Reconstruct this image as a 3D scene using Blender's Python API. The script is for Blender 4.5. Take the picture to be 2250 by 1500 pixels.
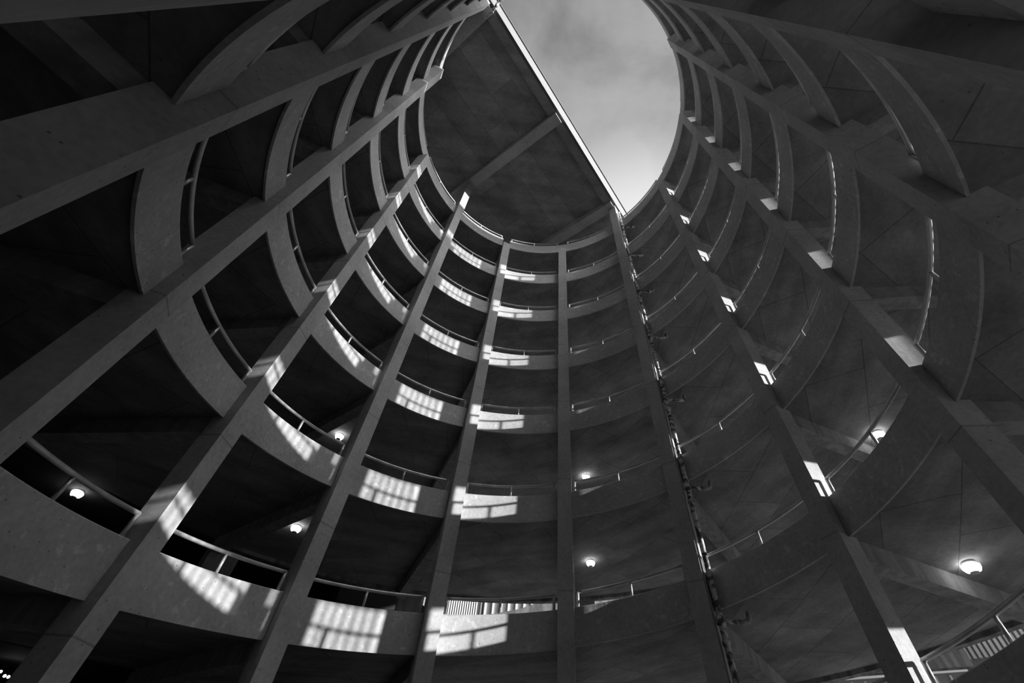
import bpy, bmesh, math, random
from mathutils import Vector, Matrix
random.seed(7)
for o in list(bpy.data.objects): bpy.data.objects.remove(o)
sc = bpy.context.scene
COL = sc.collection

# ------------------------------------------------------------------ layout constants
S = 5.6                      # metres per unit of the inner well radius
ZC = 1.6                     # eye height
P5 = 0.21787                 # bearing (clockwise from +Y) of the central column
DK = math.pi / 6             # twelve columns
RP = 1.0352                  # inner face of the parapets
Z0, H, PH = 0.5961, 0.53775, 0.14125
SL = H / 6                   # fall of the ramp per bay
CW = 0.0666                  # column width
CD = 0.072                   # column depth
RO = 1.97                    # outer edge of the ramp
SO = 0.006                   # soffit above the parapet's bottom edge
ST = 0.036                   # slab thickness

def rot3(a):  # unused axes kept simple
    return Matrix.Rotation(a, 4, 'Z')

# ------------------------------------------------------------------ camera
F, PITCH, ROLL = 978.4, 0.87774, 0.12901
fw = Vector((0, math.cos(PITCH), math.sin(PITCH)))
rr = Vector((1, 0, 0)); uu = rr.cross(fw)
r2 = math.cos(ROLL) * rr + math.sin(ROLL) * uu
u2 = -math.sin(ROLL) * rr + math.cos(ROLL) * uu
CAM = Vector((-0.13970 * S, -0.98763 * S, ZC))
cd = bpy.data.cameras.new('camera'); cam = bpy.data.objects.new('camera', cd); COL.objects.link(cam)
M = Matrix((r2, u2, -fw)).transposed().to_4x4(); M.translation = CAM
cam.matrix_world = M
cd.sensor_width = 36; cd.lens = F / 2250 * 36; cd.clip_start = 0.02; cd.clip_end = 500
sc.camera = cam
def project(p):
    d = Vector(p) - CAM; z = d.dot(fw)
    if z < 0.05: return None
    return (1125 + F * d.dot(r2) / z, 750 - F * d.dot(u2) / z)
def inframe(pts, m=0):
    for p in pts:
        q = project(p)
        if q and -m < q[0] < 2250 + m and -m < q[1] < 1500 + m: return True
    return False

# ------------------------------------------------------------------ view, world, sun
vs = sc.view_settings
sc.display_settings.display_device = 'sRGB'
vs.view_transform = 'Standard'; vs.look = 'None'; vs.gamma = 1; vs.use_curve_mapping = False
vs.exposure = 0.22
SKY = 1.0
w = bpy.data.worlds.new('sky'); sc.world = w; w.use_nodes = True
nt = w.node_tree; nt.nodes.clear()
def N(nt, t, **k):
    n = nt.nodes.new(t)
    for a, b in k.items():
        if a == 'i':
            for x, y in b.items(): n.inputs[x].default_value = y
        else: setattr(n, a, b)
    return n
def ramp(n, stops):
    cr = n.color_ramp
    while len(cr.elements) > 2: cr.elements.remove(cr.elements[-1])
    for i, (p, v) in enumerate(stops):
        e = cr.elements[i] if i < 2 else cr.elements.new(p)
        e.position = p; e.color = (v, v, v, 1)
tc = N(nt, 'ShaderNodeTexCoord')
n1 = N(nt, 'ShaderNodeTexNoise', i={'Scale': 3.6, 'Detail': 7.0, 'Roughness': 0.56, 'Distortion': 0.4})
n1.location = (0, 0)
mp = N(nt, 'ShaderNodeMapping', i={'Location': (0.35, 1.2, 0.4)})
c1 = N(nt, 'ShaderNodeValToRGB'); ramp(c1, [(0.34, 0.62), (0.52, 0.98), (0.68, 1.16)])
dot = N(nt, 'ShaderNodeVectorMath', operation='DOT_PRODUCT')
gd = Vector((0.30, 0.58, 0.76)).normalized(); dot.inputs[1].default_value = gd
c2 = N(nt, 'ShaderNodeValToRGB'); ramp(c2, [(0.74, 0.29), (0.90, 0.36), (0.975, 0.66)])
c2.color_ramp.interpolation = 'EASE'
mul = N(nt, 'ShaderNodeMath', operation='MULTIPLY')
bg = N(nt, 'ShaderNodeBackground', i={'Strength': SKY}); ow = N(nt, 'ShaderNodeOutputWorld')
L = nt.links.new
L(tc.outputs['Generated'], mp.inputs[0]); L(mp.outputs[0], n1.inputs['Vector']); L(n1.outputs['Fac'], c1.inputs[0])
L(tc.outputs['Generated'], dot.inputs[0]); L(dot.outputs['Value'], c2.inputs[0])
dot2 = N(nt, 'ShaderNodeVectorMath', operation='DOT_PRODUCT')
dot2.inputs[1].default_value = Vector((0.66, -0.34, 0.67)).normalized()      # bright sky patch added out of view to light the well walls
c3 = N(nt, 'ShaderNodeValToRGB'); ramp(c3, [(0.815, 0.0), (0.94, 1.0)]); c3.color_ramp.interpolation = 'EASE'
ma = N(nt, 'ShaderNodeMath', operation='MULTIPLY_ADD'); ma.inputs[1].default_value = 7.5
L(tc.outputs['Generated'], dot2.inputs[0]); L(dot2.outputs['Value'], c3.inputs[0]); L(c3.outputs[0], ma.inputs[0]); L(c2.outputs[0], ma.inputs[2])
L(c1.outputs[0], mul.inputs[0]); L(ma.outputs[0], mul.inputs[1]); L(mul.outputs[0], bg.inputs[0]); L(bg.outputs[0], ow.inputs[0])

SUN_AZ, SUN_TAN = math.radians(114.1), 0.281
sd = Vector((math.sin(SUN_AZ), math.cos(SUN_AZ), SUN_TAN)).normalized()
sl = bpy.data.lights.new('sun', 'SUN'); sl.energy = 8.0; sl.angle = math.radians(0.6)
so = bpy.data.objects.new('sun', sl); COL.objects.link(so); so.rotation_euler = sd.to_track_quat('Z', 'Y').to_euler()
so.location = sd * 60

# ------------------------------------------------------------------ materials
def concrete(name, base, var=0.25, pits=0.6, bump=0.25, rough=0.85, seams=None, streak=0.0, patch=0.0, zline=False):
    m = bpy.data.materials.new(name); m.use_nodes = True; nt = m.node_tree; nt.nodes.clear(); L = nt.links.new
    out = N(nt, 'ShaderNodeOutputMaterial'); b = N(nt, 'ShaderNodeBsdfPrincipled', i={'Roughness': rough})
    b.inputs['Specular IOR Level'].default_value = 0.25
    tc = N(nt, 'ShaderNodeTexCoord'); geo = N(nt, 'ShaderNodeNewGeometry')
    pos = geo.outputs['Position']
    a = N(nt, 'ShaderNodeTexNoise', i={'Scale': 0.9, 'Detail': 7.0, 'Roughness': 0.62}); L(pos, a.inputs['Vector'])
    ra = N(nt, 'ShaderNodeValToRGB'); ramp(ra, [(0.28, 1 - var), (0.72, 1 + var * 0.7)]); L(a.outputs['Fac'], ra.inputs[0])
    g = N(nt, 'ShaderNodeTexNoise', i={'Scale': 14.0, 'Detail': 4.0}); L(pos, g.inputs['Vector'])
    rg = N(nt, 'ShaderNodeValToRGB'); ramp(rg, [(0.3, 0.88), (0.7, 1.1)]); L(g.outputs['Fac'], rg.inputs[0])
    v = N(nt, 'ShaderNodeTexVoronoi', i={'Scale': 7.0}); L(pos, v.inputs['Vector'])
    rv = N(nt, 'ShaderNodeValToRGB'); ramp(rv, [(0.05, 1 - pits), (0.10, 1.0)]); L(v.outputs['Distance'], rv.inputs[0])
    def mulf(x, y):
        q = N(nt, 'ShaderNodeMath', operation='MULTIPLY'); L(x, q.inputs[0]); L(y, q.inputs[1]); return q.outputs[0]
    f = mulf(mulf(ra.outputs[0], rg.outputs[0]), rv.outputs[0])
    hgt = rv.outputs[0]
    if patch:
        pn = N(nt, 'ShaderNodeTexNoise', i={'Scale': 5.0, 'Detail': 6.0, 'Roughness': 0.7}); L(pos, pn.inputs['Vector'])
        rp = N(nt, 'ShaderNodeValToRGB'); ramp(rp, [(0.57, 1.0), (0.63, 1.0 + patch)]); L(pn.outputs['Fac'], rp.inputs[0])
        f = mulf(f, rp.outputs[0])
    if streak:
        mp = N(nt, 'ShaderNodeMapping', i={'Scale': (3.0, 3.0, 0.35)}); L(pos, mp.inputs[0])
        s = N(nt, 'ShaderNodeTexNoise', i={'Scale': 1.6, 'Detail': 5.0}); L(mp.outputs[0], s.inputs['Vector'])
        rs = N(nt, 'ShaderNodeValToRGB'); ramp(rs, [(0.42, 1 - streak), (0.58, 1.0)]); L(s.outputs['Fac'], rs.inputs[0]); f = mulf(f, rs.outputs[0])
    if seams:
        br = N(nt, 'ShaderNodeTexBrick', i={'Scale': 1.0, 'Mortar Size': 0.012, 'Mortar Smooth': 0.3, 'Brick Width': seams[0], 'Row Height': seams[1],
             'Color1': (0.84, 0.84, 0.84, 1), 'Color2': (1.12, 1.12, 1.12, 1), 'Mortar': (0.6, 0.6, 0.6, 1)})
        mp = N(nt, 'ShaderNodeMapping'); mp.inputs['Rotation'].default_value = (0, 0, seams[2]); mp.inputs['Location'].default_value = (0.3, 0.4, 0)
        L(tc.outputs['Object'], mp.inputs[0]); L(mp.outputs[0], br.inputs['Vector']); f = mulf(f, br.outputs['Color'])
        # darker water stains that run with the boards
        mp2 = N(nt, 'ShaderNodeMapping', i={'Scale': (0.25, 1.6, 1.0)}); mp2.inputs['Rotation'].default_value = (0, 0, seams[2]); L(tc.outputs['Object'], mp2.inputs[0])
        s = N(nt, 'ShaderNodeTexNoise', i={'Scale': 1.1, 'Detail': 6.0}); L(mp2.outputs[0], s.inputs['Vector'])
        rs = N(nt, 'ShaderNodeValToRGB'); ramp(rs, [(0.38, 0.78), (0.58, 1.04)]); L(s.outputs['Fac'], rs.inputs[0]); f = mulf(f, rs.outputs[0])
    if zline:
        sx = N(nt, 'ShaderNodeSeparateXYZ'); L(pos, sx.inputs[0])
        q = N(nt, 'ShaderNodeMath', operation='FRACT'); dv = N(nt, 'ShaderNodeMath', operation='DIVIDE'); L(sx.outputs[2], dv.inputs[0]); dv.inputs[1].default_value = H * S
        L(dv.outputs[0], q.inputs[0]); rz = N(nt, 'ShaderNodeValToRGB'); ramp(rz, [(0.006, 0.6), (0.009, 1.0)]); L(q.outputs[0], rz.inputs[0]); f = mulf(f, rz.outputs[0])
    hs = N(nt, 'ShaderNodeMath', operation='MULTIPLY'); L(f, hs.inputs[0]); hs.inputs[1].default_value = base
    cb = N(nt, 'ShaderNodeCombineColor')
    for i in range(3): L(hs.outputs[0], cb.inputs[i])
    L(cb.outputs[0], b.inputs['Base Color'])
    bp = N(nt, 'ShaderNodeBump', i={'Strength': bump, 'Distance': 0.02}); L(f, bp.inputs['Height']); L(bp.outputs[0], b.inputs['Normal'])
    L(b.outputs[0], out.inputs[0]); return m
def plain(name, c, rough=0.5, metal=0.0, noise=0.0, nscale=6.0, lo=0.4, hi=0.6):
    m = bpy.data.materials.new(name); m.use_nodes = True; nt = m.node_tree; b = nt.nodes['Principled BSDF']; L = nt.links.new
    b.inputs['Roughness'].default_value = rough; b.inputs['Metallic'].default_value = metal; b.inputs['Base Color'].default_value = (c, c, c, 1)
    if noise:
        g = N(nt, 'ShaderNodeNewGeometry'); n = N(nt, 'ShaderNodeTexNoise', i={'Scale': nscale, 'Detail': 5.0}); L(g.outputs['Position'], n.inputs['Vector'])
        r = N(nt, 'ShaderNodeValToRGB'); ramp(r, [(lo, c * (1 - noise)), (hi, c)]); L(n.outputs['Fac'], r.inputs[0]); L(r.outputs[0], b.inputs['Base Color'])
    return m
def glow(name, s):
    m = bpy.data.materials.new(name); m.use_nodes = True; nt = m.node_tree; nt.nodes.clear()
    e = N(nt, 'ShaderNodeEmission', i={'Strength': s}); o = N(nt, 'ShaderNodeOutputMaterial'); nt.links.new(e.outputs[0], o.inputs[0]); return m
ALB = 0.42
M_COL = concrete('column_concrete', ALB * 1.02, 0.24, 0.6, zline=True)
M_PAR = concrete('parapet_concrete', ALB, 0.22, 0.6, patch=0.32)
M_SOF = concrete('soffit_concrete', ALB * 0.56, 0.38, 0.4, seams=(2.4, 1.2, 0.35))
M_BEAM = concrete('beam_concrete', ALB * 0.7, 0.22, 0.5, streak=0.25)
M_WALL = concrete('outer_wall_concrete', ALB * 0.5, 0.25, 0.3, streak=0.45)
M_WALLL = plain('grey_cladding', 0.30, 0.7, 0, 0.15, 1.0)
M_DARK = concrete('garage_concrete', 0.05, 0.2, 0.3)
M_ROOF = concrete('roof_soffit_concrete', ALB * 0.75, 0.3, 0.4, seams=(2.4, 1.25, -math.radians(47.5)))
M_RAIL = plain('galvanised_steel', 0.55, 0.36, 0.45, 0.25, 3.0)
M_PIPE = plain('rusted_pipe', 0.6, 0.6, 0.0, 0.88, 9.0, 0.44, 0.56)
M_CLAMP = plain('clamp_metal', 0.6, 0.25, 0.9)
M_HOSE = plain('pale_rubber', 0.4, 0.6, 0.0, 0.3, 20)
M_CAP = plain('lamp_housing', 0.5, 0.5)
M_GLOW = glow('lamp_glow', 9.0)
M_BAR = plain('painted_bars', 0.5, 0.6)
M_RIB = plain('white_ribbed_cladding', 0.75, 0.6, 0, 0.1)
M_GRD = concrete('asphalt', 0.2, 0.3, 0.3)
M_FASC = plain('white_fascia', 0.10, 0.7, 0, 0.12, 2.0)

# ------------------------------------------------------------------ builders
def ang(k): return P5 - k * DK
def pol(k, r, z=0.0, t=0.0):
    """point at column-count k, radius r, tangential offset t (clockwise), all in well units; z too"""
    a = ang(k); return Vector((r * math.sin(a) + t * math.cos(a), r * math.cos(a) - t * math.sin(a), z)) * S + Vector((0, 0, ZC))
def zb(h, u): return Z0 - H * h - SL * u
def mesh_of(name, bm, smooth=False):
    bmesh.ops.recalc_face_normals(bm, faces=bm.faces)
    me = bpy.data.meshes.new(name); bm.to_mesh(me); bm.free()
    if smooth:
        for p in me.polygons: p.use_smooth = True
    return me
def add(name, me, m=None, parent=None, loc=(0, 0, 0), rz=0.0, **tags):
    o = bpy.data.objects.new(name, me); COL.objects.link(o); o.location = loc; o.rotation_euler = (0, 0, rz)
    if me is not None and m is not None and not me.materials: me.materials.append(m)
    if parent: o.parent = parent
    for k, v in tags.items():
        if v is not None: o[k] = v
    return o
def sweep(bm, prof, v0, v1, n, slope=SL, th0=0.0):
    """profile (r,z) list swept along the helix in the local frame of a bay; closed solid"""
    rings = []
    for i in range(n + 1):
        v = v0 + (v1 - v0) * i / n; a = -v * DK
        rings.append([bm.verts.new((r * S * math.sin(a), r * S * math.cos(a), (z - slope * v) * S)) for r, z in prof])
    m = len(prof)
    for i in range(n):
        for j in range(m):
            bm.faces.new((rings[i][j], rings[i][(j + 1) % m], rings[i + 1][(j + 1) % m], rings[i + 1][j]))
    bm.faces.new(rings[0]); bm.faces.new(list(reversed(rings[-1])))
def tube(bm, pts, r, n=10, cap=True):
    pts = [Vector(p) for p in pts]; rings = []
    up = None
    for i, p in enumerate(pts):
        d = ((pts[min(i + 1, len(pts) - 1)] - p).normalized() + (p - pts[max(i - 1, 0)]).normalized()).normalized()
        if up is None or abs(up.dot(d)) > 0.999:
            up = Vector((0, 0, 1)) if abs(d.z) < 0.9 else Vector((1, 0, 0))
        x = d.cross(up).normalized(); up = x.cross(d).normalized()
        # widen at mitres
        k = 1.0
        if 0 < i < len(pts) - 1:
            c = (pts[i + 1] - p).normalized().dot((p - pts[i - 1]).normalized()); k = 1 / max(math.sqrt(max((1 + c) / 2, 0.1)), 0.5)
        rings.append([bm.verts.new(p + (x * math.cos(t) * (k if len(pts) > 2 else 1) + up * math.sin(t) ) * r) for t in [2 * math.pi * q / n for q in range(n)]])
    for a, b in zip(rings, rings[1:]):
        for j in range(n): bm.faces.new((a[j], a[(j + 1) % n], b[(j + 1) % n], b[j]))
    if cap: bm.faces.new(list(reversed(rings[0]))); bm.faces.new(rings[-1])
def boxpts(bm, c8):
    v = [bm.verts.new(p) for p in c8]
    for f in ((0, 1, 2, 3), (7, 6, 5, 4), (0, 4, 5, 1), (1, 5, 6, 2), (2, 6, 7, 3), (3, 7, 4, 0)): bm.faces.new([v[i] for i in f])
def box(bm, x0, x1, y0, y1, z0, z1):
    boxpts(bm, [(x0, y0, z0), (x1, y0, z0), (x1, y1, z0), (x0, y1, z0), (x0, y0, z1), (x1, y0, z1), (x1, y1, z1), (x0, y1, z1)])
def bevel(bm, w, seg=2):
    es = [e for e in bm.edges if len(e.link_faces) == 2 and e.calc_face_angle(0) > 0.6]
    bmesh.ops.bevel(bm, geom=es, offset=w, segments=seg, affect='EDGES', clamp_overlap=True)

ORD = ['lowest', 'second', 'third', 'fourth', 'fifth', 'sixth', 'seventh', 'eighth', 'ninth', 'tenth']
COLNAME = {0: 'central column', 1: 'first column left of centre', 2: 'second column left of centre', 3: 'third column left of centre',
           4: 'fourth column left of centre', 5: 'fifth column left of centre', 6: 'sixth column left of centre',
           -1: 'drainpipe column', -2: 'second column right of centre', -3: 'third column right of centre', -4: 'fourth column right of centre',
           -5: 'fifth column right of centre'}
BAYNAME = {0: 'just left of the central column', 1: 'between first and second columns left of centre', 2: 'between second and third columns left of centre',
           3: 'between third and fourth columns left of centre', 4: 'between fourth and fifth columns left of centre', 5: 'beyond the fifth column left of centre',
           -1: 'between the central and drainpipe columns', -2: 'just right of the drainpipe column', -3: 'between second and third columns right of centre',
           -4: 'between third and fourth columns right of centre', -5: 'between fourth and fifth columns right of centre', -6: 'beyond the fifth column right of centre'}
def kmod(u): return ((u + 6) % 12) - 6

# bays of the two interleaved ramps: (h, u) covers u..u+1 downhill
BAYS = [(0, u) for u in range(-43, 10)] + [(1, u) for u in range(-44, 4)]

# ---- parapet panel
CH = 0.0028
prof = [(RP, 0), (RP, PH - CH), (RP + CH, PH), (RP + 0.032 - CH, PH), (RP + 0.032, PH - CH), (RP + 0.032, 0.046), (RP + 0.0075, 0.046), (RP + 0.0075, 0)]
EV = (CW / 2 / RP) / DK + 0.002
bm = bmesh.new(); sweep(bm, prof, EV, 1 - EV, 20); me_par = mesh_of('parapet_panel', bm)
me_par.materials.append(M_PAR)
def par_mesh(a, b):
    bm = bmesh.new(); sweep(bm, prof, 0.0005 if a else EV, 0.9995 if b else 1 - EV, 20); me = mesh_of('parapet_panel', bm); me.materials.append(M_PAR); return me
PARV = {(a, b): (me_par if not (a or b) else par_mesh(a, b)) for a in (0, 1) for b in (0, 1)}
# ---- slab: inner edge to outer edge
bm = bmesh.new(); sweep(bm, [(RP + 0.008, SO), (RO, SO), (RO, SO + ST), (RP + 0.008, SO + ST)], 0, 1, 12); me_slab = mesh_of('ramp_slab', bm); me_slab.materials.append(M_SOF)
# ---- outer edge wall (downstand + upstand)
def outer(top):
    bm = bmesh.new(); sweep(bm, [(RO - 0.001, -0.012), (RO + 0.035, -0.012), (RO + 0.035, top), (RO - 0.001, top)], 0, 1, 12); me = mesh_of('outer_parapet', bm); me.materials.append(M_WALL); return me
me_out = outer(0.17); me_out_hi = outer(0.50); me_out_full = outer(H - 0.013)
# ---- bar screen on the sunny side
def screen(lim=1.0):
    bm = bmesh.new(); n = 31
    for i in range(n):
        if (i + 0.5) / n > lim: break
        v = (i + 0.5) / n; a = -v * DK; r = (RO + 0.018) * S
        x, y = r * math.sin(a), r * math.cos(a); er = Vector((math.sin(a), math.cos(a), 0)); et = Vector((math.cos(a), -math.sin(a), 0))
        z0 = (0.17 - SL * v) * S; z1 = (H - 0.012 - SL * v) * S; c = Vector((x, y, 0)); w = 0.037; d = 0.02
        q = [c - er * d - et * w, c + er * d - et * w, c + er * d + et * w, c - er * d + et * w]
        boxpts(bm, [p + Vector((0, 0, z0)) for p in q] + [p + Vector((0, 0, z1)) for p in q])
    me = mesh_of('bar_screen', bm); me.materials.append(M_BAR); return me
me_scr = screen(); me_scr_part = screen(0.24)
# ---- handrail parts
RR = 0.0062; RZ = PH + 0.062; RM = RP + 0.016; V0 = EV + 0.028; V1 = 1 - V0
def hp(v, z): a = -v * DK; return Vector((RM * math.sin(a), RM * math.cos(a), z - SL * v)) * S
bm = bmesh.new(); tube(bm, [hp(V0 + (V1 - V0) * i / 24, RZ) for i in range(25)], RR * S, 12); me_rail = mesh_of('top_rail', bm, True); me_rail.materials.append(M_RAIL)
me_posts = []
for v in (V0, 0.5, V1):
    bm = bmesh.new(); tube(bm, [hp(v, PH), hp(v, RZ - (0 if v != 0.5 else 0.004))], RR * S * (1.0 if v != 0.5 else 0.8), 12)
    if v != 0.5:
        bmesh.ops.create_icosphere(bm, subdivisions=2, radius=RR * S, matrix=Matrix.Translation(hp(v, RZ)))
    a = -v * DK; c = hp(v, PH)
    me = mesh_of('post', bm, True); me.materials.append(M_RAIL); me_posts.append(me)
# ---- extension of the garage floors on the dark side
def ext(v0):
    bm = bmesh.new(); sweep(bm, [(RO + 0.036, SO), (3.3, SO), (3.3, SO + ST), (RO + 0.036, SO + ST)], v0, 1, 8); me = mesh_of('garage_deck', bm); me.materials.append(M_DARK); return me
me_ext = ext(0); me_ext1 = ext(0.33)

rank = {}
for kk in range(-6, 6):
    lst = []
    for h, u in BAYS:
        if kmod(u) != kk: continue
        pts = [pol(u + v, RP, zb(h, u + v) + z) for v in (0.08, 0.25, 0.5, 0.75, 0.92) for z in (0, PH, PH + 0.06)]
        if inframe(pts): lst.append((zb(h, u), h, u))
    for i, (_, h, u) in enumerate(sorted(lst)): rank[(h, u)] = (i, len(lst))

TOPS = {0: 3.825, 1: 3.745, 2: 4.365, 3: 3.55, 4: 3.985, 5: 4.40, 6: 4.30, -1: 4.40, -2: 3.94, -3: 4.03, -4: 4.07, -5: 4.16}
def over(h, u):
    k = kmod(u); return 1 if TOPS[6 if k == -6 else k] <= zb(h, u) + 0.012 else 0
for h, u in BAYS:
    k = kmod(u); z = zb(h, u); loc = (0, 0, z * S + ZC); rz = u * DK - P5
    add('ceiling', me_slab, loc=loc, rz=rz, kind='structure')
    top = (h == 0 and -41 <= u <= -37)
    if not (2 <= k <= 4):
        add('wall_outer', me_out_hi if top else (me_out_full if k in (5, -6) else me_out), loc=loc, rz=rz, kind='structure')  # two rear bays closed full height, added to block light reaching column sides
    if k in (-4, -3) and not top and not (h == 0 and u < -41):
        add('window_screen', me_scr if k == -4 else me_scr_part, loc=loc, rz=rz, kind='structure')
    if 1 <= k <= 5 and z > -0.1:
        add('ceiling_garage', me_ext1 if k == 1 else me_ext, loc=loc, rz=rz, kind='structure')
    mp_ = PARV[(over(h, u), over(h, u + 1))]
    if (h, u) in rank:
        i, n = rank[(h, u)]
        where = BAYNAME[k]; od = 'topmost' if i == n - 1 else ORD[i]
        t = add('parapet_panel', mp_, loc=loc, rz=rz, label='%s curved concrete parapet with pipe handrail %s' % (od, where), category='parapet', group='curved parapet panels around the well')
        add('top_rail', me_rail, parent=t)
        for me in me_posts: add('post', me, parent=t)
    else:
        add('wall_well', mp_, loc=loc, rz=rz, kind='structure')

# ------------------------------------------------------------------ columns
HEADS = {2: True, -1: True, 5: True}
CLAB = {0: 'tall concrete column standing straight at the centre', 1: 'first concrete column left of the centre one, with sunlit patches',
        2: 'second concrete column left of centre, rising to the roof beam', 3: 'third concrete column left of centre, leaning with bright sun patches',
        4: 'fourth concrete column left of centre with bright rimmed top', 5: 'fifth concrete column left of centre, ending at the roof slab corner',
        6: 'concrete column crossing the top left corner', -1: 'concrete column with the rusty drainpipe, first right of centre',
        -2: 'second concrete column right of centre with sunlit side face', -3: 'third concrete column right of centre, dark with wide lit side patches',
        -4: 'fourth concrete column right of centre, standing free against the sky at its top', -5: 'concrete column along the top right edge of the photo'}
for k, zt in TOPS.items():
    bm = bmesh.new(); h = zt * S + ZC
    box(bm, -CW / 2 * S, CW / 2 * S, 1.0 * S, (1.0 + CD) * S, 0, h)
    bevel(bm, 0.018, 1)
    me = mesh_of('concrete_column', bm); me.materials.append(M_COL)
    add('concrete_column', me, rz=-ang(k), label=CLAB[k], category='column', group='inner ring of concrete columns')
    # outer column
    bm = bmesh.new(); box(bm, -0.40, 0.40, (RO + 0.036) * S, (RO + 0.036) * S + 0.4, 0, 4.0 * S + ZC)
    me = mesh_of('outer_column', bm); me.materials.append(M_BEAM)
    add('wall_pier', me, rz=-ang(k - 0.065), kind='structure')

# ------------------------------------------------------------------ radial beams
BW, BD = 0.052, 0.055
bm = bmesh.new()
y0, y1 = (1.0 + CD) * S + 0.002, RO * S - 0.006
w2 = BW / 2 * S; t = SO * S + SL * S * 0.06
# tapered beam: deeper at the inner column, side faces vertical
boxpts(bm, [(-w2, y0, -BD * S), (w2, y0, -BD * S), (w2, y1, -BD * S * 0.95), (-w2, y1, -BD * S * 0.95), (-w2, y0, t), (w2, y0, t), (w2, y1, t), (-w2, y1, t)])
bevel(bm, 0.02, 1)
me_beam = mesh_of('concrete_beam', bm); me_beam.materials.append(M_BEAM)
nodes = {}
for h, u in BAYS:
    for uu_ in (u, u + 1): nodes[(h, uu_)] = zb(h, uu_)
bycol = {}
for (h, u), z in nodes.items():
    if z < 0.1: continue
    pts = [pol(u, r, z) for r in (1.2, 1.4, 1.6, 1.8)]
    bycol.setdefault(kmod(u), []).append((z, h, u, inframe(pts)))
for k, lst in bycol.items():
    i = 0; seen = set()
    for z, h, u, vis in sorted(lst):
        kw = dict(loc=(0, 0, (z + SO) * S + ZC - SO * S), rz=-ang(u))
        if vis:
            cn = COLNAME[k if k != -6 else 6]
            add('concrete_beam', me_beam, label='%s radial concrete beam running outward from the %s' % (ORD[i], cn), category='beam', group='radial ceiling beams', **kw); i += 1
        else: add('ceiling_beam', me_beam, kind='structure', **kw)

# ------------------------------------------------------------------ roof over half of the well
n2 = Vector((0.737, -0.676, 0)).normalized(); t2 = Vector((n2.y * -1, n2.x, 0)); t2 = Vector((0.676, 0.737, 0)).normalized()
def rp(c, t, z): return (n2 * c + t2 * t) * S + Vector((0, 0, z * S + ZC))
ZR = 4.425
def obox(bm, c0, c1, t0, t1, z0, z1):
    boxpts(bm, [rp(c0, t0, z0), rp(c1, t0, z0), rp(c1, t1, z0), rp(c0, t1, z0), rp(c0, t0, z1), rp(c1, t0, z1), rp(c1, t1, z1), rp(c0, t1, z1)])
def solid(name, f, m, **k):
    bm = bmesh.new(); f(bm); me = mesh_of(name, bm); me.materials.append(m); return add(name, me, **k)
EC = 0.035
solid('ceiling_roof', lambda b: obox(b, -2.1, EC, -2.0, 2.0, ZR, ZR + 0.07), M_ROOF, kind='structure')
for ta, tb_, lab in ((0.05, 0.935, 'dark edge beam along the roof rim, half nearer the drainpipe column'), (-0.935, -0.05, 'dark edge beam along the roof rim, half nearer the top of the photo')):
    solid('roof_edge_beam', lambda b: obox(b, EC - 0.085, EC - 0.0105, ta, tb_, ZR - 0.05, ZR - 0.0005), M_ROOF, label=lab, category='beam')
solid('roof_parapet', lambda b: (obox(b, EC - 0.01, EC + 0.012, -1.9, 1.9, ZR - 0.052, ZR + 0.30), obox(b, EC - 0.02, EC + 0.022, -1.9, 1.9, ZR + 0.3005, ZR + 0.32)), M_FASC,
      label='long straight sunlit white parapet wall edging the roof against the sky', category='parapet')
for tt, w_, lab in ((0.0, 0.048, 'long roof beam from the second column left of centre to the roof edge'),
                (0.985, 0.048, 'roof beam running left from the drainpipe column top'),
                (-0.985, 0.048, 'roof beam at the upper left from the fifth column')):
    solid('roof_beam', lambda b: obox(b, -1.95, EC - 0.014, tt - w_, tt + w_, ZR - 0.085, ZR - 0.001), M_COL, label=lab, category='beam', group='beams under the roof slab')
# end block of the middle beam
# ------------------------------------------------------------------ drainpipe with branches at the drainpipe column
PT = CW / 2 + 0.0205; PR = 0.0105
dp = add('drainpipe', None, loc=pol(-1, 1.02, -ZC / S, PT), label='rusty vertical drainpipe strapped to the right side of the drainpipe column', category='pipe')
def inpar(bm, name, m, par, smooth=True):
    me = mesh_of(name, bm, smooth); me.materials.append(m); o = add(name, me, parent=par); o.matrix_parent_inverse = Matrix.Translation(-Vector(par.location)); return o
bm = bmesh.new(); tube(bm, [pol(-1, 1.02, -ZC / S, PT), pol(-1, 1.02, 4.2, PT)], PR * S, 16); inpar(bm, 'pipe', M_PIPE, dp)
lv = sorted(z for (h, u), z in nodes.items() if kmod(u) == -1 and z > 0.3 and z < 4.1)
for j, z in enumerate(lv):
    bm = bmesh.new(); tube(bm, [pol(-1, 1.02, z - 0.045, PT), pol(-1, 1.02, z - 0.020, PT)], PR * S * 1.45, 16); inpar(bm, 'collar', M_PIPE, dp)
    bm = bmesh.new(); tube(bm, [pol(-1, 1.02, z - 0.11, PT), pol(-1, 1.02, z - 0.095, PT)], PR * S * 1.3, 16); inpar(bm, 'collar', M_PIPE, dp)
    zz = z - 0.033; A = pol(-1, 1.02, zz, PT); B = pol(-1, 1.055, zz, PT + 0.05)
    bm = bmesh.new(); tube(bm, [A, B], PR * S * 0.72, 12); br = inpar(bm, 'branch_pipe', M_PIPE, dp)
    pts = [B]
    E1 = pol(-1, 1.065, zz, PT + 0.064); E2 = pol(-1, 1.076, zz + 0.006, PT + 0.078); E3 = pol(-1, 1.081, zz + 0.018, PT + 0.084); E4 = pol(-1, 1.081, zz + 0.032, PT + 0.084); E5 = pol(-1, 1.081, z + SO, PT + 0.084)
    bm = bmesh.new(); tube(bm, [B, E1, E2, E3, E4], PR * S * 0.85, 14); inpar(bm, 'elbow', M_HOSE if j == 0 or j == 1 else M_PIPE, dp)
    bm = bmesh.new(); tube(bm, [E4, E5], PR * S * 0.65, 12); inpar(bm, 'drain_stub', M_PIPE, dp)
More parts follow.
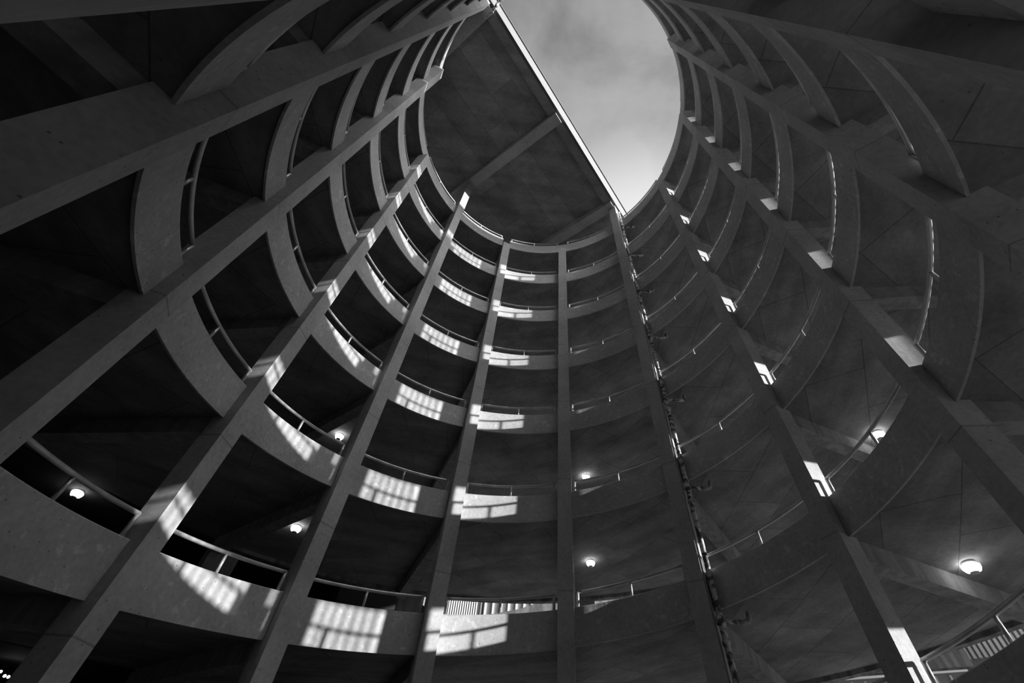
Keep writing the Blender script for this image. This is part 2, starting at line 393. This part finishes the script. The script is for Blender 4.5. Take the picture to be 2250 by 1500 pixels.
for tt, rr_, lab in ((CW / 2 + 0.003, 1.010, 'thin steel conduit nearest the drainpipe column'), (CW / 2 + 0.0024, 1.018, 'second thin conduit between column and drainpipe')):
    bm = bmesh.new(); tube(bm, [pol(-1, rr_, -ZC / S, tt), pol(-1, rr_, 4.2, tt)], 0.0018 * S, 8)
    me = mesh_of('conduit', bm, True); me.materials.append(M_RAIL); add('conduit', me, label=lab, category='conduit', group='thin conduits beside the drainpipe')
# overhanging pipe at the fifth column's top
bm = bmesh.new()
q0 = rp(EC + 0.02, -0.94, ZR - 0.07)
tube(bm, [rp(-0.06, -0.95, ZR - 0.075), rp(EC + 0.005, -0.955, ZR - 0.075), rp(EC + 0.03, -0.96, ZR - 0.07), rp(EC + 0.04, -0.965, ZR - 0.05), rp(EC + 0.06, -0.965, ZR - 0.03), rp(EC + 0.11, -0.965, ZR - 0.02)], 0.011 * S, 14)
me = mesh_of('roof_drain_pipe', bm, True); me.materials.append(M_PIPE); add('roof_drain_pipe', me, label='short bent pipe jutting past the upper roof corner against the sky', category='pipe')

# ------------------------------------------------------------------ lamps
def lamp(k, r, z, lab, size=1.0):
    c = pol(k, r, z)
    t = add('ceiling_lamp', None, loc=c, label=lab, category='lamp', group='round ceiling lamps under the ramps'); t.empty_display_size = 0.1
    R = 0.128 * size
    def lathe(pr, n=28):
        bm = bmesh.new(); rings = [[bm.verts.new((a * math.cos(2 * math.pi * i / n), a * math.sin(2 * math.pi * i / n), b)) for i in range(n)] for a, b in pr]
        for x, y in zip(rings, rings[1:]):
            for i in range(n): bm.faces.new((x[i], x[(i + 1) % n], y[(i + 1) % n], y[i]))
        bm.faces.new(rings[0]); bm.faces.new(list(reversed(rings[-1]))); return bm
    add('housing', mesh_of('housing', lathe([(R * 0.75, 0), (R * 0.8, -0.03), (R * 0.7, -0.045)]), True), M_CAP, parent=t)
    add('lens', mesh_of('lens', lathe([(R * 0.7, -0.045), (R, -0.06), (R * 0.98, -0.10), (R * 0.8, -0.15), (R * 0.55, -0.17)]), True), M_GLOW, parent=t)
    add('bottom_cap', mesh_of('bottom_cap', lathe([(R * 0.52, -0.17), (R * 0.50, -0.19), (R * 0.2, -0.192)]), True), M_CAP, parent=t)
def lz(k, m): return Z0 - SL * k + m * H + SO
lamp(-0.15, 1.51, lz(-0.15, 1), 'glowing round lamp low right of the central column, lower of two')
lamp(-0.15, 1.51, lz(-0.15, 2), 'glowing round lamp behind the rail right of the central column, upper of two')
lamp(1.85, 1.50, lz(1.85, 1), 'glowing round lamp between second and third columns left of centre, lower of two')
lamp(1.85, 1.505, lz(1.85, 2), 'glowing round lamp half hidden by a rail left of centre, upper of two')
lamp(-2.12, 1.49, lz(-2.12, 0), 'largest glowing round lamp at the lower right of the photo', 1.15)
lamp(-2.12, 1.48, lz(-2.12, 1), 'glowing round lamp peeking over a parapet at the right', 1.1)
lamp(2.57, 2.09, lz(2.57, 1), 'glowing round lamp at the lower left behind the rail')
# string of small lights low in the garage
BULBS = [(-10.79, 7.11, 3.57), (-10.7, 7.18, 3.52), (-10.65, 7.23, 3.52), (-10.6, 7.27, 3.51)]
t = add('distant_light_row', None, loc=(0, 0, 0), label='row of tiny bright lights in the dark bottom left corner', category='light')
for p in BULBS:
    bm = bmesh.new(); bmesh.ops.create_icosphere(bm, subdivisions=2, radius=0.028, matrix=Matrix.Translation(p))
    me = mesh_of('bulb', bm, True); add('bulb', me, M_GLOW, parent=t)

# ------------------------------------------------------------------ ground, garage walls, surroundings
solid('floor', lambda b: box(b, -120, 120, -120, 120, -0.2, 0), M_GRD, kind='structure')
bm = bmesh.new(); NW = 40
def arcwall(k0, k1, r0, r1, z0, z1, n):
    bm = bmesh.new(); rings = []
    for i in range(n + 1):
        k = k0 + (k1 - k0) * i / n
        rings.append([bm.verts.new(pol(k, r, z)) for r, z in ((r0, z0), (r1, z0), (r1, z1), (r0, z1))])
    for a, b in zip(rings, rings[1:]):
        for j in range(4): bm.faces.new((a[j], a[(j + 1) % 4], b[(j + 1) % 4], b[j]))
    bm.faces.new(rings[0]); bm.faces.new(list(reversed(rings[-1]))); return bm
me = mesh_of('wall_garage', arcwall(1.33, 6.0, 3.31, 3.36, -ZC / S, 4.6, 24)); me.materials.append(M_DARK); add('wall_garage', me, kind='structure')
for k in (1.32, 6.02):
    me = mesh_of('wall_garage_end', arcwall(k - 0.008, k + 0.008, RO + 0.045, 3.36, -ZC / S, 4.6, 1)); me.materials.append(M_DARK); add('wall_garage_end', me, kind='structure')
# neighbouring buildings with ribbed cladding
def arc_disc(bm, r, z0, z1, n=48):
    a = [bm.verts.new((r * math.cos(2 * math.pi * i / n), r * math.sin(2 * math.pi * i / n), z0 + 0.001)) for i in range(n)]
    b = [bm.verts.new((v.co.x, v.co.y, z1)) for v in a]
    for i in range(n): bm.faces.new((a[i], a[(i + 1) % n], b[(i + 1) % n], b[i]))
    bm.faces.new(list(reversed(a))); bm.faces.new(b)
def ribbed(name, p0, p1, z0, z1, pitch, lab, mw=None):
    p0 = Vector(p0) * S; p1 = Vector(p1) * S; d = (p1 - p0); Ln = d.length; d.normalize(); nrm = Vector((d.y, -d.x, 0))
    if nrm.dot(-p0) < 0: nrm = -nrm
    t = add(name, None, loc=(p0.x, p0.y, 0), label=lab, category='building')
    def q(s, o, z): return Vector((d.x * s + nrm.x * o, d.y * s + nrm.y * o, z))
    bm = bmesh.new(); boxpts(bm, [q(0, 0, z0), q(Ln, 0, z0), q(Ln, -6, z0), q(0, -6, z0), q(0, 0, z1), q(Ln, 0, z1), q(Ln, -6, z1), q(0, -6, z1)])
    me = mesh_of('wall', bm); add('wall', me, mw, parent=t)
    bm = bmesh.new(); s = 0.1
    while s < Ln - 0.1:
        w_ = pitch * 0.28 if pitch < 0.35 else 0.03
        boxpts(bm, [q(s - w_, 0.002, z0 + 0.2), q(s + w_, 0.002, z0 + 0.2), q(s + w_, 0.12, z0 + 0.2), q(s - w_, 0.12, z0 + 0.2), q(s - w_, 0.002, z1 - 0.1), q(s + w_, 0.002, z1 - 0.1), q(s + w_, 0.12, z1 - 0.1), q(s - w_, 0.12, z1 - 0.1)]); s += pitch
    me = mesh_of('rib_cladding', bm); add('rib_cladding', me, M_RIB, parent=t)
    return t
solid('floor_well', lambda b: arc_disc(b, 1.0 * S, 0.0, 0.03), M_DARK, kind='structure')  # unseen dark disc added to cut light bouncing up the well
def slab_pts(name, pts, m, th, **k):
    '''upright wall panel: outline points (world units) in one vertical plane, given a real thickness outward'''
    P = [Vector((x * S, y * S, z * S + ZC)) for x, y, z in pts]
    d = Vector((P[1].x - P[0].x, P[1].y - P[0].y, 0)).normalized(); n = Vector((-d.y, d.x, 0))
    if n.dot(P[0]) < 0: n = -n
    bm = bmesh.new(); a = [bm.verts.new(p) for p in P]; b = [bm.verts.new(p + n * th) for p in P]
    bm.faces.new(a); bm.faces.new(list(reversed(b)))
    for i in range(len(P)): bm.faces.new((a[i], a[(i + 1) % len(P)], b[(i + 1) % len(P)], b[i]))
    me = mesh_of(name, bm); me.materials.append(m); return add(name, me, **k)
G = -ZC / S
# sloping approach ramp wall with water stains, rising to the right behind the central bay
slab_pts('approach_wall', [(-0.20, 2.27, G), (1.05, 2.27, G), (1.05, 2.27, 1.33), (0.42, 2.27, 1.29), (0.15, 2.27, 1.165), (-0.12, 2.27, 1.085), (-0.20, 2.27, 1.02)], M_WALL, 0.25,
         label='dark water-stained wall rising to the right in the low gap before the central column', category='wall')
# stair flank and dark bays left of it
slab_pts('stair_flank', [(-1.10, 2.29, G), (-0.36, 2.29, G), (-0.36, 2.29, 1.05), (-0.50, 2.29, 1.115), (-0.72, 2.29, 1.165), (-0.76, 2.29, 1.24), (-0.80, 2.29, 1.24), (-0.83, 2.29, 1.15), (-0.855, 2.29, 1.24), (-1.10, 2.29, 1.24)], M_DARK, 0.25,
         label='dark stair flank with notched top in the low gap left of centre', category='wall')
ribbed('neighbour_building', (-1.6, 3.45, 0), (-0.47, 3.5, 0), 0, 2.3 * S, 3.0, 'plain grey building glimpsed through the low gap before the first column left of centre', M_WALLL)
ribbed('neighbour_building', (-0.455, 3.52, 0), (-0.115, 3.52, 0), 0, 2.3 * S, 0.115, 'narrow building with dense white vertical fins seen in the low gap', M_DARK)
ribbed('neighbour_building', (-0.09, 3.52, 0), (2.2, 3.52, 0), 0, 2.3 * S, 0.40, 'grey panelled building with thin light mullions at the low gap', M_WALLL)
ribbed('neighbour_building', (1.95, 2.72, 0), (3.6, 1.32, 0), 0, 1.03 * S + ZC, 0.42, 'pale ribbed cladding band visible at the bottom right corner', M_WALLL)
slab_pts('canopy_band', [(1.90, 2.66, 1.04), (2.83, 1.90, 1.04), (2.83, 1.90, 1.75), (1.90, 2.66, 1.75)], M_WALL, 0.3,
         label='dark concrete canopy band above the ribbed cladding at the lower right', category='wall')
ribbed('neighbour_building', (2.93, 2.06, 0), (3.9, 0.9, 0), 1.08 * S + ZC, 1.9 * S + ZC, 0.16, 'close-ribbed upper wall at the far lower right edge', M_WALLL)
